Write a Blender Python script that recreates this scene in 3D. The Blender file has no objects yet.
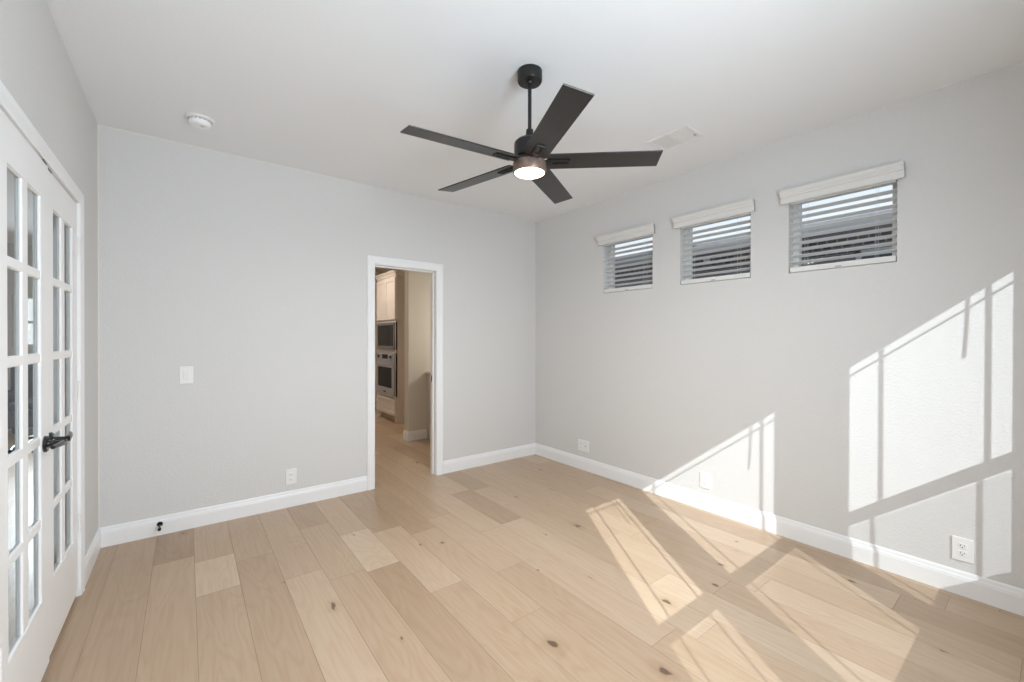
import bpy, bmesh, math, random
from mathutils import Vector, Matrix
random.seed(7)
sc = bpy.context.scene
COL = sc.collection

# ------------------------------------------------------------------ camera
XL, XR, YB, YF, H = -0.4564, 3.2771, 3.8035, -0.50, 2.74
cam_d = bpy.data.cameras.new('camera')
cam = bpy.data.objects.new('camera', cam_d)
COL.objects.link(cam)
sc.camera = cam
cam_d.sensor_width = 36.0
cam_d.sensor_fit = 'HORIZONTAL'
cam_d.lens = 36.0 * 422.734 / 1024.0
cam_d.clip_start = 0.02
yaw, pitch, roll = (math.radians(v) for v in (37.5639, -0.2561, 0.1228))
fwd = Vector((math.sin(yaw) * math.cos(pitch), math.cos(yaw) * math.cos(pitch), math.sin(pitch)))
rt0 = Vector((math.cos(yaw), -math.sin(yaw), 0))
up0 = rt0.cross(fwd)
rt = rt0 * math.cos(roll) + up0 * math.sin(roll)
up = rt.cross(fwd)
M = Matrix((rt, up, -fwd)).transposed().to_4x4()
M.translation = Vector((0, 0, 1.3595))
cam.matrix_world = M

# ------------------------------------------------------------------ world, sun, daylight, exposure
sc.view_settings.view_transform = 'Standard'
sc.view_settings.look = 'None'
sc.view_settings.gamma = 1.0
sc.view_settings.use_curve_mapping = False
sc.view_settings.exposure = 0.15
sc.cycles.use_adaptive_sampling = False
sc.cycles.max_bounces = 14
sc.cycles.diffuse_bounces = 10
sc.cycles.transparent_max_bounces = 16
sc.cycles.caustics_reflective = False
sc.cycles.caustics_refractive = False

wd = bpy.data.worlds.new('sky')
sc.world = wd
wd.use_nodes = True
wn = wd.node_tree
bg = wn.nodes['Background']
tcw = wn.nodes.new('ShaderNodeTexCoord')
sep = wn.nodes.new('ShaderNodeSeparateXYZ')
rmp = wn.nodes.new('ShaderNodeValToRGB')
rmp.color_ramp.elements[0].position = 0.0
rmp.color_ramp.elements[0].color = (1.0, 1.0, 1.0, 1)
rmp.color_ramp.elements[1].position = 0.75
rmp.color_ramp.elements[1].color = (0.42, 0.62, 0.95, 1)
wn.links.new(tcw.outputs['Generated'], sep.inputs[0])
wn.links.new(sep.outputs['Z'], rmp.inputs[0])
wn.links.new(rmp.outputs[0], bg.inputs['Color'])
bg.inputs['Strength'].default_value = 1.15

wd.cycles.sampling_method = 'NONE'

SUN = 4.9
sd = bpy.data.lights.new('sun', 'SUN')
sd.energy = SUN
sd.color = (0.95, 0.98, 1.0)
sd.angle = 0.0045
sun = bpy.data.objects.new('sun', sd)
COL.objects.link(sun)
sun.rotation_euler = Vector((0.65, 1.0, -0.79)).to_track_quat('-Z', 'Y').to_euler()
sun.location = (-3, -6, 6)

def area(name, loc, direction, sx, sy, power, color, spread=180):
    l = bpy.data.lights.new(name, 'AREA')
    l.shape = 'RECTANGLE'
    l.size, l.size_y = sx, sy
    l.energy = power
    l.color = color
    l.spread = math.radians(spread)
    o = bpy.data.objects.new(name, l)
    COL.objects.link(o)
    o.location = loc
    o.rotation_euler = Vector(direction).to_track_quat('-Z', 'Z').to_euler()
    return o

# window geometry shared by the lights and the walls: (glass x0, glass x1) in the front wall
FRONT = [(0.63, 1.045), (1.354, 2.086), (2.364, 2.79)]
GZ0, GZ1, GZ2, GZ3 = 0.79, 1.306, 1.394, 2.35      # lower glass, meeting rail, upper glass
DAY = 80.0
# skylight coming in through the group of front windows
area('window_daylight', (0.80, YF - 0.012, (GZ0 + 2.2) / 2), (-0.12, 1, 0.0), 1.05, 2.2 - GZ0, DAY, (0.80, 0.905, 1.0), 170)

# ------------------------------------------------------------------ helpers
def lin(c):
    return tuple((v / 255 / 12.92) if v / 255 <= 0.04045 else ((v / 255 + 0.055) / 1.055) ** 2.4 for v in c)

def mat(name, color, rough=0.5, metal=0.0, bump=0.0, bscale=200.0, spec=None, tone=0.0):
    m = bpy.data.materials.new(name)
    m.use_nodes = True
    nt = m.node_tree
    p = nt.nodes['Principled BSDF']
    p.inputs['Base Color'].default_value = (*color, 1)
    p.inputs['Roughness'].default_value = rough
    p.inputs['Metallic'].default_value = metal
    if spec is not None:
        p.inputs['Specular IOR Level'].default_value = spec
    tc = nt.nodes.new('ShaderNodeTexCoord')
    if bump:
        n = nt.nodes.new('ShaderNodeTexNoise')
        n.inputs['Scale'].default_value = bscale
        n.inputs['Detail'].default_value = 3
        b = nt.nodes.new('ShaderNodeBump')
        b.inputs['Strength'].default_value = bump
        b.inputs['Distance'].default_value = 0.004
        nt.links.new(tc.outputs['Object'], n.inputs['Vector'])
        nt.links.new(n.outputs['Fac'], b.inputs['Height'])
        nt.links.new(b.outputs['Normal'], p.inputs['Normal'])
    if tone:
        n2 = nt.nodes.new('ShaderNodeTexNoise')
        n2.inputs['Scale'].default_value = 3.0
        mx = nt.nodes.new('ShaderNodeMix')
        mx.data_type = 'RGBA'
        mx.inputs[6].default_value = (*[v * (1 - tone) for v in color], 1)
        mx.inputs[7].default_value = (*[min(1, v * (1 + tone)) for v in color], 1)
        nt.links.new(tc.outputs['Object'], n2.inputs['Vector'])
        nt.links.new(n2.outputs['Fac'], mx.inputs[0])
        nt.links.new(mx.outputs[2], p.inputs['Base Color'])
    return m

def emit_mat(name, color, strength):
    m = bpy.data.materials.new(name)
    m.use_nodes = True
    nt = m.node_tree
    nt.nodes.clear()
    e = nt.nodes.new('ShaderNodeEmission')
    e.inputs['Color'].default_value = (*color, 1)
    e.inputs['Strength'].default_value = strength
    o = nt.nodes.new('ShaderNodeOutputMaterial')
    nt.links.new(e.outputs[0], o.inputs[0])
    return m

def glass_mat(name, tint=(0.93, 0.95, 0.95)):
    m = bpy.data.materials.new(name)
    m.use_nodes = True
    nt = m.node_tree
    nt.nodes.clear()
    t = nt.nodes.new('ShaderNodeBsdfTransparent')
    t.inputs['Color'].default_value = (*tint, 1)
    g = nt.nodes.new('ShaderNodeBsdfGlossy')
    g.inputs['Roughness'].default_value = 0.02
    fr = nt.nodes.new('ShaderNodeFresnel')
    fr.inputs['IOR'].default_value = 1.45
    cl = nt.nodes.new('ShaderNodeMath')
    cl.operation = 'MINIMUM'
    cl.inputs[1].default_value = 0.10
    mx = nt.nodes.new('ShaderNodeMixShader')
    o = nt.nodes.new('ShaderNodeOutputMaterial')
    nt.links.new(fr.outputs[0], cl.inputs[0])
    nt.links.new(cl.outputs[0], mx.inputs[0])
    nt.links.new(t.outputs[0], mx.inputs[1])
    nt.links.new(g.outputs[0], mx.inputs[2])
    nt.links.new(mx.outputs[0], o.inputs[0])
    return m

def screen_mat(name):
    m = bpy.data.materials.new(name)
    m.use_nodes = True
    nt = m.node_tree
    nt.nodes.clear()
    t = nt.nodes.new('ShaderNodeBsdfTransparent')
    d = nt.nodes.new('ShaderNodeBsdfDiffuse')
    d.inputs['Color'].default_value = (0.05, 0.05, 0.05, 1)
    mx = nt.nodes.new('ShaderNodeMixShader')
    mx.inputs[0].default_value = 0.24
    o = nt.nodes.new('ShaderNodeOutputMaterial')
    nt.links.new(t.outputs[0], mx.inputs[1])
    nt.links.new(d.outputs[0], mx.inputs[2])
    nt.links.new(mx.outputs[0], o.inputs[0])
    return m

class MB:
    """collects shapes into one mesh"""
    def __init__(self):
        self.bm = bmesh.new()
    def box(self, x0, y0, z0, x1, y1, z1, bevel=0.0, seg=2, rot=None):
        t = bmesh.new()
        bmesh.ops.create_cube(t, size=1.0)
        for v in t.verts:
            v.co = Vector((x0 + (v.co.x + .5) * (x1 - x0), y0 + (v.co.y + .5) * (y1 - y0), z0 + (v.co.z + .5) * (z1 - z0)))
        if bevel:
            bmesh.ops.bevel(t, geom=t.edges[:], offset=bevel, segments=seg, affect='EDGES', profile=0.5)
        if rot is not None:
            bmesh.ops.transform(t, matrix=rot, verts=t.verts)
        self._add(t)
        return self
    def _add(self, t):
        me = bpy.data.meshes.new('tmp')
        t.to_mesh(me)
        t.free()
        self.bm.from_mesh(me)
        bpy.data.meshes.remove(me)
    def lathe(self, prof, n=32, mtx=None, cap=True):
        """prof: list of (r, z) turned about z"""
        t = bmesh.new()
        rings = []
        for r_, z_ in prof:
            if r_ < 1e-6:
                rings.append([t.verts.new((0, 0, z_))])
            else:
                rings.append([t.verts.new((r_ * math.cos(2 * math.pi * k / n), r_ * math.sin(2 * math.pi * k / n), z_)) for k in range(n)])
        for a, b in zip(rings, rings[1:]):
            for k in range(n):
                k2 = (k + 1) % n
                if len(a) == 1 and len(b) == 1:
                    continue
                if len(a) == 1:
                    t.faces.new((a[0], b[k], b[k2]))
                elif len(b) == 1:
                    t.faces.new((a[k], b[0], a[k2]))
                else:
                    t.faces.new((a[k], b[k], b[k2], a[k2]))
        if cap:
            if len(rings[0]) > 1: t.faces.new(rings[0])
            if len(rings[-1]) > 1: t.faces.new(rings[-1])
        bmesh.ops.recalc_face_normals(t, faces=t.faces[:])
        if mtx is not None:
            bmesh.ops.transform(t, matrix=mtx, verts=t.verts)
        self._add(t)
        return self
    def tube(self, pts, r, n=12, taper=None):
        t = bmesh.new()
        rings = []
        P = [Vector(p) for p in pts]
        for i, p in enumerate(P):
            d = (P[min(i + 1, len(P) - 1)] - P[max(i - 1, 0)]).normalized()
            a = d.orthogonal().normalized() if i == 0 else (rings_a - d * rings_a.dot(d)).normalized()
            rings_a = a
            b = d.cross(a)
            rr = r if taper is None else taper[i]
            rings.append([t.verts.new(p + (a * math.cos(2 * math.pi * k / n) + b * math.sin(2 * math.pi * k / n)) * rr) for k in range(n)])
        for a, b in zip(rings, rings[1:]):
            for k in range(n):
                t.faces.new((a[k], a[(k + 1) % n], b[(k + 1) % n], b[k]))
        t.faces.new(rings[0]); t.faces.new(rings[-1])
        bmesh.ops.recalc_face_normals(t, faces=t.faces[:])
        self._add(t)
        return self
    def sweep(self, prof, axis, a, b, base):
        """profile [(out, z)] swept straight. axis 'x': from x=a to b, out = -y*sgn.  base = function(out, z, t) -> Vector"""
        t = bmesh.new()
        r0 = [t.verts.new(base(o, z, a)) for o, z in prof]
        r1 = [t.verts.new(base(o, z, b)) for o, z in prof]
        n = len(prof)
        for k in range(n):
            t.faces.new((r0[k], r0[(k + 1) % n], r1[(k + 1) % n], r1[k]))
        t.faces.new(r0); t.faces.new(r1)
        bmesh.ops.recalc_face_normals(t, faces=t.faces[:])
        self._add(t)
        return self
    def build(self, name, material, parent=None, smooth=False, loc=None):
        me = bpy.data.meshes.new(name)
        self.bm.to_mesh(me)
        self.bm.free()
        mats = material if isinstance(material, (list, tuple)) else [material]
        for m in mats:
            me.materials.append(m)
        o = bpy.data.objects.new(name, me)
        COL.objects.link(o)
        if smooth:
            for p in me.polygons: p.use_smooth = True
            try:
                me.set_sharp_from_angle(angle=math.radians(35))
            except Exception:
                pass
        if parent is not None:
            o.parent = parent
        if loc is not None:
            o.location = loc
        return o

def struct(o):
    o['kind'] = 'structure'
    return o

def tag(o, label, cat, group=None):
    o['label'] = label
    o['category'] = cat
    if group:
        o['group'] = group
    return o

def empty(name, loc, rz=0.0):
    o = bpy.data.objects.new(name, None)
    COL.objects.link(o)
    o.location = loc
    o.rotation_euler = (0, 0, rz)
    o.empty_display_size = 0.1
    return o

# ------------------------------------------------------------------ materials
WALL = mat('wall_paint', (0.665, 0.66, 0.65), 0.75, bump=0.5, bscale=95, spec=0.25)
CEIL = mat('ceiling_paint', (0.82, 0.835, 0.85), 0.85, bump=0.15, bscale=140, spec=0.2)
TRIM = mat('trim_enamel', (0.83, 0.835, 0.84), 0.32, spec=0.4)
DOORW = mat('door_enamel', (0.84, 0.84, 0.84), 0.35, spec=0.4)
VINYL = mat('window_vinyl', (0.74, 0.73, 0.70), 0.4)
BLIND = mat('blind_white', (0.72, 0.715, 0.70), 0.4)
PLATE = mat('plate_plastic', (0.80, 0.80, 0.79), 0.3)
SLOT = mat('slot_dark', (0.04, 0.04, 0.04), 0.6)
BLACK = mat('black_metal', (0.012, 0.012, 0.013), 0.22, spec=0.6)
RUBBER = mat('black_rubber', (0.012, 0.012, 0.012), 0.7)
FANM = mat('fan_metal', (0.016, 0.015, 0.0145), 0.36, metal=0.3)
FANRING = mat('fan_ring_glow', (0.22, 0.155, 0.125), 0.35, metal=0.4)  # the lamp's warm glow on the ring is put into this colour
LENS = emit_mat('fan_lens_lit', (1.0, 0.86, 0.70), 7.0)
GLASS = glass_mat('clear_glass')
SCREEN = screen_mat('insect_mesh')
CAB = mat('cabinet_paint', (0.72, 0.66, 0.62), 0.4)
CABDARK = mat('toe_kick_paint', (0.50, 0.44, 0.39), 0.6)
STEEL = mat('stainless', (0.46, 0.47, 0.52), 0.35, metal=0.5)
OVGLASS = mat('oven_black_glass', (0.006, 0.0065, 0.008), 0.10, spec=0.12)
STONE = mat('counter_stone', (0.60, 0.58, 0.55), 0.2, tone=0.15)
KWALL = mat('kitchen_paint', (0.65, 0.61, 0.54), 0.8, bump=0.2, bscale=170)
SOFFIT = mat('soffit_paint', (0.17, 0.16, 0.16), 0.7)
GUTTER = mat('gutter_metal', (0.48, 0.48, 0.50), 0.5)
ROOF = mat('roof_shingle', (0.16, 0.15, 0.15), 0.9, bump=0.5, bscale=30, tone=0.3)
GROUND = mat('side_yard_ground', (0.30, 0.29, 0.26), 0.95, bump=0.4, bscale=20, tone=0.25)
STUCCO = mat('added_storey_wall', (0.35, 0.32, 0.30), 0.9, bump=0.3, bscale=60)
NGLASS = mat('dark_window_glass', (0.03, 0.035, 0.045), 0.06, spec=0.7)
FOLIAGE = mat('garden_foliage', (0.06, 0.12, 0.035), 0.85, tone=0.4)

def wood_blade_mat():
    m = mat('fan_blade_wood', (0.018, 0.018, 0.018), 0.30, spec=0.5)
    nt = m.node_tree
    p = nt.nodes['Principled BSDF']
    tc = nt.nodes['Texture Coordinate']
    mp = nt.nodes.new('ShaderNodeMapping')
    mp.inputs['Scale'].default_value = (3, 60, 3)
    n = nt.nodes.new('ShaderNodeTexNoise')
    n.inputs['Scale'].default_value = 2
    n.inputs['Detail'].default_value = 5
    mx = nt.nodes.new('ShaderNodeMix')
    mx.data_type = 'RGBA'
    mx.inputs[6].default_value = (0.014, 0.013, 0.012, 1)
    mx.inputs[7].default_value = (0.026, 0.024, 0.023, 1)
    nt.links.new(tc.outputs['Object'], mp.inputs[0])
    nt.links.new(mp.outputs[0], n.inputs['Vector'])
    nt.links.new(n.outputs['Fac'], mx.inputs[0])
    nt.links.new(mx.outputs[2], p.inputs['Base Color'])
    return m
BLADE = wood_blade_mat()

def brick_mat():
    m = bpy.data.materials.new('neighbour_brick')
    m.use_nodes = True
    nt = m.node_tree
    p = nt.nodes['Principled BSDF']
    p.inputs['Roughness'].default_value = 0.9
    g = nt.nodes.new('ShaderNodeNewGeometry')
    s = nt.nodes.new('ShaderNodeSeparateXYZ')
    c = nt.nodes.new('ShaderNodeCombineXYZ')
    b = nt.nodes.new('ShaderNodeTexBrick')
    b.inputs['Scale'].default_value = 1.0
    b.inputs['Brick Width'].default_value = 0.105
    b.inputs['Row Height'].default_value = 0.076
    b.inputs['Mortar Size'].default_value = 0.008
    b.inputs['Color1'].default_value = (0.16, 0.125, 0.115, 1)
    b.inputs['Color2'].default_value = (0.07, 0.062, 0.064, 1)
    b.inputs['Mortar'].default_value = (0.36, 0.34, 0.33, 1)
    nt.links.new(g.outputs['Position'], s.inputs[0])
    nt.links.new(s.outputs['Y'], c.inputs['X'])
    nt.links.new(s.outputs['Z'], c.inputs['Y'])
    nt.links.new(c.outputs[0], b.inputs['Vector'])
    nt.links.new(b.outputs['Color'], p.inputs['Base Color'])
    bp = nt.nodes.new('ShaderNodeBump')
    bp.inputs['Strength'].default_value = 0.5
    bp.inputs['Distance'].default_value = 0.006
    bp.invert = True
    nt.links.new(b.outputs['Fac'], bp.inputs['Height'])
    nt.links.new(bp.outputs['Normal'], p.inputs['Normal'])
    return m
BRICK = brick_mat()

def floor_mat():
    m = bpy.data.materials.new('oak_planks')
    m.use_nodes = True
    nt = m.node_tree
    N, L = nt.nodes, nt.links
    p = N['Principled BSDF']
    p.inputs['Roughness'].default_value = 0.42
    p.inputs['Specular IOR Level'].default_value = 0.55
    at = N.new('ShaderNodeAttribute'); at.attribute_name = 'plank'        # x tone, y seed, z hue
    sp = N.new('ShaderNodeSeparateXYZ'); L.new(at.outputs['Vector'], sp.inputs[0])
    geo = N.new('ShaderNodeNewGeometry')
    ps = N.new('ShaderNodeSeparateXYZ'); L.new(geo.outputs['Position'], ps.inputs[0])
    def math_(op, a, b=None, c=None):
        n = N.new('ShaderNodeMath'); n.operation = op
        for i, v in enumerate((a, b, c)):
            if v is None: continue
            if isinstance(v, (int, float)): n.inputs[i].default_value = v
            else: L.new(v, n.inputs[i])
        return n.outputs[0]
    def comb(x, y, z):
        n = N.new('ShaderNodeCombineXYZ')
        for i, v in enumerate((x, y, z)):
            if isinstance(v, (int, float)): n.inputs[i].default_value = v
            else: L.new(v, n.inputs[i])
        return n.outputs[0]
    def noise(vec, scale, detail, rough=0.5, dist=0.0):
        n = N.new('ShaderNodeTexNoise')
        n.inputs['Scale'].default_value = scale; n.inputs['Detail'].default_value = detail
        n.inputs['Roughness'].default_value = rough; n.inputs['Distortion'].default_value = dist
        L.new(vec, n.inputs['Vector'])
        return n.outputs['Fac']
    def ramp(fac, stops):
        n = N.new('ShaderNodeValToRGB')
        cr = n.color_ramp
        while len(cr.elements) < len(stops): cr.elements.new(0.5)
        for e, (pos, c) in zip(cr.elements, stops):
            e.position = pos; e.color = (*c, 1) if len(c) == 3 else c
        L.new(fac, n.inputs[0])
        return n.outputs[0]
    def mixc(fac, a, b, mode='MIX'):
        n = N.new('ShaderNodeMix'); n.data_type = 'RGBA'; n.blend_type = mode
        if isinstance(fac, (int, float)): n.inputs[0].default_value = fac
        else: L.new(fac, n.inputs[0])
        for i, v in ((6, a), (7, b)):
            if isinstance(v, tuple): n.inputs[i].default_value = (*v, 1)
            else: L.new(v, n.inputs[i])
        return n.outputs[2]
    X, Y, seed = ps.outputs['X'], ps.outputs['Y'], math_('MULTIPLY', sp.outputs['Y'], 37.0)
    base = ramp(sp.outputs['X'], [(0.0, FL[0]), (0.5, FL[1]), (1.0, FL[2])])
    # fine straight grain
    vg = comb(math_('MULTIPLY', X, 70), math_('MULTIPLY', Y, 2.2), seed)
    grain = noise(vg, 1.0, 4, 0.6)
    base = mixc(math_('MULTIPLY', math_('SUBTRACT', grain, 0.32), 1.15), base, GRAIN, 'MULTIPLY')
    # cathedral figure: contour lines of a stretched noise
    vc = comb(math_('MULTIPLY', X, 5.5), math_('MULTIPLY', Y, 0.75), seed)
    fld = noise(vc, 1.0, 2, 0.5, 0.4)
    rings = math_('SINE', math_('MULTIPLY', fld, 95.0))
    rings = math_('MULTIPLY', math_('POWER', math_('ADD', math_('MULTIPLY', rings, 0.5), 0.5), 2.0), 0.22)
    base = mixc(rings, base, (0.80, 0.70, 0.58), 'MULTIPLY')
    # broad blotches
    blot = noise(comb(math_('MULTIPLY', X, 3), math_('MULTIPLY', Y, 1.2), seed), 1.0, 3)
    base = mixc(math_('MULTIPLY', blot, 0.4), base, (0.86, 0.80, 0.74), 'MULTIPLY')
    # knots
    vk = comb(math_('ADD', math_('MULTIPLY', X, 2.6), seed), math_('ADD', math_('MULTIPLY', Y, 1.5), math_('MULTIPLY', seed, 1.7)), 0.0)
    wob = noise(comb(math_('MULTIPLY', X, 40), math_('MULTIPLY', Y, 22), seed), 1.0, 3)
    vo = N.new('ShaderNodeTexVoronoi'); vo.voronoi_dimensions = '2D'; vo.inputs['Scale'].default_value = 1.6
    L.new(vk, vo.inputs['Vector'])
    dk = math_('ADD', vo.outputs['Distance'], math_('MULTIPLY', math_('SUBTRACT', wob, 0.5), 0.20))
    pick = N.new('ShaderNodeSeparateColor'); L.new(vo.outputs['Color'], pick.inputs[0])
    on = math_('GREATER_THAN', pick.outputs[0], 0.76)
    size = math_('ADD', math_('MULTIPLY', math_('POWER', pick.outputs[1], 2.5), 0.06), 0.018)
    core = math_('MULTIPLY', math_('SMOOTH_MAX', math_('SUBTRACT', 1.0, math_('DIVIDE', dk, size)), 0.0, 0.1), on)
    core = math_('MINIMUM', math_('MULTIPLY', core, 1.7), 0.85)
    halo = math_('MULTIPLY', math_('MAXIMUM', math_('SUBTRACT', 1.0, math_('DIVIDE', dk, math_('MULTIPLY', size, 3.2))), 0.0), on)
    base = mixc(math_('MULTIPLY', halo, 0.55), base, (0.72, 0.60, 0.47), 'MULTIPLY')
    base = mixc(core, base, (0.10, 0.06, 0.035))
    L.new(base, p.inputs['Base Color'])
    bp = N.new('ShaderNodeBump'); bp.inputs['Strength'].default_value = 0.12; bp.inputs['Distance'].default_value = 0.001
    L.new(grain, bp.inputs['Height']); L.new(bp.outputs['Normal'], p.inputs['Normal'])
    rr = math_('ADD', math_('MULTIPLY', grain, 0.14), 0.27)
    L.new(rr, p.inputs['Roughness'])
    return m
FL = [(0.345, 0.238, 0.153), (0.505, 0.378, 0.266), (0.65, 0.530, 0.405)]
GRAIN = (0.84, 0.76, 0.68)
OAK = floor_mat()
SEAM = mat('floor_seam', (0.31, 0.22, 0.15), 0.8)

# ------------------------------------------------------------------ floor: every plank a quad, slightly eased at the joints
PW, PX0 = 0.199, 0.036
FIX = {   # row: [(y_top, y_bottom, tone)] for the planks that read clearly near the camera
    -3: [(9.5, 1.1, 0.32)],
    -2: [(6.0, 1.3, 0.36)],
    -1: [(6.0, 3.30, 0.16), (3.30, 1.2, 0.46)],
    0: [(5.4, 3.19, 0.46), (3.19, 2.76, 0.80), (2.76, 0.9, 0.44)],
    1: [(5.2, 3.05, 0.40), (3.05, 1.1, 0.36)],
    2: [(5.6, 2.66, 0.45), (2.66, 0.8, 0.62)],
    3: [(5.0, 3.30, 0.26), (3.30, 2.5, 0.48), (2.5, 0.9, 0.44)],
    4: [(5.1, 3.03, 0.52), (3.03, 2.46, 0.82), (2.46, 0.7, 0.28)],
    5: [(5.3, 2.93, 0.30), (2.93, 2.05, 0.64), (2.05, 0.6, 0.40)],
    6: [(4.7, 2.75, 0.30), (2.75, 1.6, 0.50), (1.6, 0.3, 0.42)],
    7: [(4.5, 2.9, 0.44), (2.9, 2.0, 0.56), (2.0, 0.4, 0.42)],
    8: [(4.9, 2.48, 0.60), (2.48, 1.1, 0.62), (1.1, 0.1, 0.5)],
    9: [(5.2, 3.25, 0.62), (3.25, 2.50, 0.28), (2.50, 1.0, 0.70)],
}
rf = random.Random(11)
def floor_mesh(rects):
    bm = bmesh.new()
    lay = bm.faces.layers.float_vector.new('plank')
    G = 0.0007
    for (x0, y0, x1, y1) in rects:
        k0 = math.floor((x0 - PX0) / PW); k1 = math.floor((x1 - PX0 - 1e-6) / PW)
        for k in range(k0, k1 + 1):
            a, b = max(x0, PX0 + k * PW), min(x1, PX0 + (k + 1) * PW)
            if b - a < 0.003: continue
            segs = []
            y = y1
            if k in FIX and rects.index((x0, y0, x1, y1)) == 0:
                top = FIX[k][0][0]
                yy = y1
                while yy > top + 0.02:
                    nb = max(top, yy - rf.uniform(0.9, 2.1))
                    if nb - top < 0.35: nb = top
                    segs.append((yy, nb, rf.gauss(0.5, 0.16))); yy = nb
                for (t_, b_, tn) in FIX[k]:
                    segs.append((min(t_, y1), b_, tn))
                y = FIX[k][-1][1]
            else:
                y = y1 + rf.uniform(0, 1.4)
            while y > y0:
                nb = y - rf.choice((rf.uniform(0.5, 1.0), rf.uniform(1.4, 2.2), rf.uniform(1.6, 2.2), rf.uniform(1.4, 2.2)))
                segs.append((y, nb, rf.gauss(0.57, 0.12)))
                y = nb
            for (t_, b_, tn) in segs:
                t_, b_ = min(t_, y1), max(b_, y0)
                if t_ - b_ < 0.004: continue
                vs = [bm.verts.new(c) for c in ((a + G, b_ + G, 0), (b - G, b_ + G, 0), (b - G, t_ - G, 0), (a + G, t_ - G, 0))]
                f = bm.faces.new(vs)
                f[lay] = (min(1, max(0, tn)), rf.random(), rf.random())
                # eased joint: thin skirt dropping into the seam
                lo = [bm.verts.new((v.co.x + (-G if i in (0, 3) else G), v.co.y + (-G if i in (0, 1) else G), -0.0012)) for i, v in enumerate(vs)]
                for i in range(4):
                    j = (i + 1) % 4
                    g = bm.faces.new((vs[i], lo[i], lo[j], vs[j]))
                    g.material_index = 1
        bq = [bm.verts.new(c) for c in ((x0, y0, -0.1), (x1, y0, -0.1), (x1, y1, -0.1), (x0, y1, -0.1))]
        bm.faces.new(bq[::-1]).material_index = 1
    me = bpy.data.meshes.new('floor')
    bm.to_mesh(me); bm.free()
    me.materials.append(OAK); me.materials.append(SEAM)
    o = bpy.data.objects.new('floor', me)
    COL.objects.link(o)
    return struct(o)
KX0, KX1, KY1 = 0.4, 3.42, 8.4
HX0, HY1 = -3.4, 9.4
floor_mesh([(XL - 0.115, -0.65, 3.43, 8.4), (HX0, -0.65, XL - 0.115, HY1)])

# ------------------------------------------------------------------ walls with openings
def wall(name, p0, du, dn, length, height, thick, holes, material, z0=0.0):
    """p0: corner on the room face; du: along; dn: outward (away from the room). holes: (u0, u1, z0, z1)"""
    p0, du, dn = Vector(p0), Vector(du), Vector(dn)
    us = sorted({0.0, length, *[h[0] for h in holes], *[h[1] for h in holes]})
    zs = sorted({z0, height, *[h[2] for h in holes], *[h[3] for h in holes]})
    us = [u for u in us if 0 <= u <= length]; zs = [z for z in zs if z0 <= z <= height]
    bm = bmesh.new()
    def solid(i, j):
        if i < 0 or j < 0 or i >= len(us) - 1 or j >= len(zs) - 1: return False
        uc, zc = (us[i] + us[i + 1]) / 2, (zs[j] + zs[j + 1]) / 2
        return not any(h[0] < uc < h[1] and h[2] < zc < h[3] for h in holes)
    def pt(u, z, d): return bm.verts.new(p0 + du * u + dn * d + Vector((0, 0, z)))
    for i in range(len(us) - 1):
        for j in range(len(zs) - 1):
            if not solid(i, j): continue
            a, b, c, d = us[i], us[i + 1], zs[j], zs[j + 1]
            for t in (0, thick):
                bm.faces.new([pt(a, c, t), pt(b, c, t), pt(b, d, t), pt(a, d, t)])
            for (ii, jj, q) in ((i - 1, j, ((a, c), (a, d))), (i + 1, j, ((b, c), (b, d))), (i, j - 1, ((a, c), (b, c))), (i, j + 1, ((a, d), (b, d)))):
                if not solid(ii, jj):
                    (u1, z1), (u2, z2) = q
                    bm.faces.new([pt(u1, z1, 0), pt(u2, z2, 0), pt(u2, z2, thick), pt(u1, z1, thick)])
    bmesh.ops.remove_doubles(bm, verts=bm.verts, dist=1e-5)
    bmesh.ops.recalc_face_normals(bm, faces=bm.faces[:])
    me = bpy.data.meshes.new(name)
    bm.to_mesh(me); bm.free()
    me.materials.append(material)
    o = bpy.data.objects.new(name, me)
    COL.objects.link(o)
    return struct(o)

DX0, DX1, DZ = 1.355, 1.968, 2.035            # cased opening in the back wall
LY0, LY1, LZ = 1.925, 3.150, 2.065            # french doors in the left wall
SW = [(0.587, 1.147), (1.393, 1.953), (2.217, 2.777)]   # small windows, y ranges
SZ0, SZ1 = 1.815, 2.345
PAD = 0.075
wall('wall_back', (XL - 0.115, YB, 0), (1, 0, 0), (0, 1, 0), XR + 0.15 - XL + 0.115, H, 0.115,
     [(DX0 - 0.018 - XL + 0.115, DX1 + 0.018 - XL + 0.115, 0.0, DZ + 0.018)], WALL)
wall('wall_left', (XL, YF - 0.15, 0), (0, 1, 0), (-1, 0, 0), YB - YF + 0.15, H, 0.115,
     [(LY0 - 0.02 - YF + 0.15, LY1 + 0.02 - YF + 0.15, 0.0, LZ + 0.02)], WALL)
wall('wall_right', (XR, YF - 0.15, 0), (0, 1, 0), (1, 0, 0), YB - YF + 0.15, H, 0.15,
     [(a - YF + 0.15, b - YF + 0.15, SZ0, SZ1) for a, b in SW], WALL)
wall('wall_front', (XL, YF, 0), (1, 0, 0), (0, -1, 0), XR - XL, H, 0.15,
     [(a - PAD - XL, b + PAD - XL, GZ0 - 0.12, GZ3 + 0.03) for a, b in FRONT], WALL)
struct(MB().box(XL - 0.115, YF - 0.15, H, XR + 0.15, YB + 0.115, H + 0.15).build('ceiling', CEIL))

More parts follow.
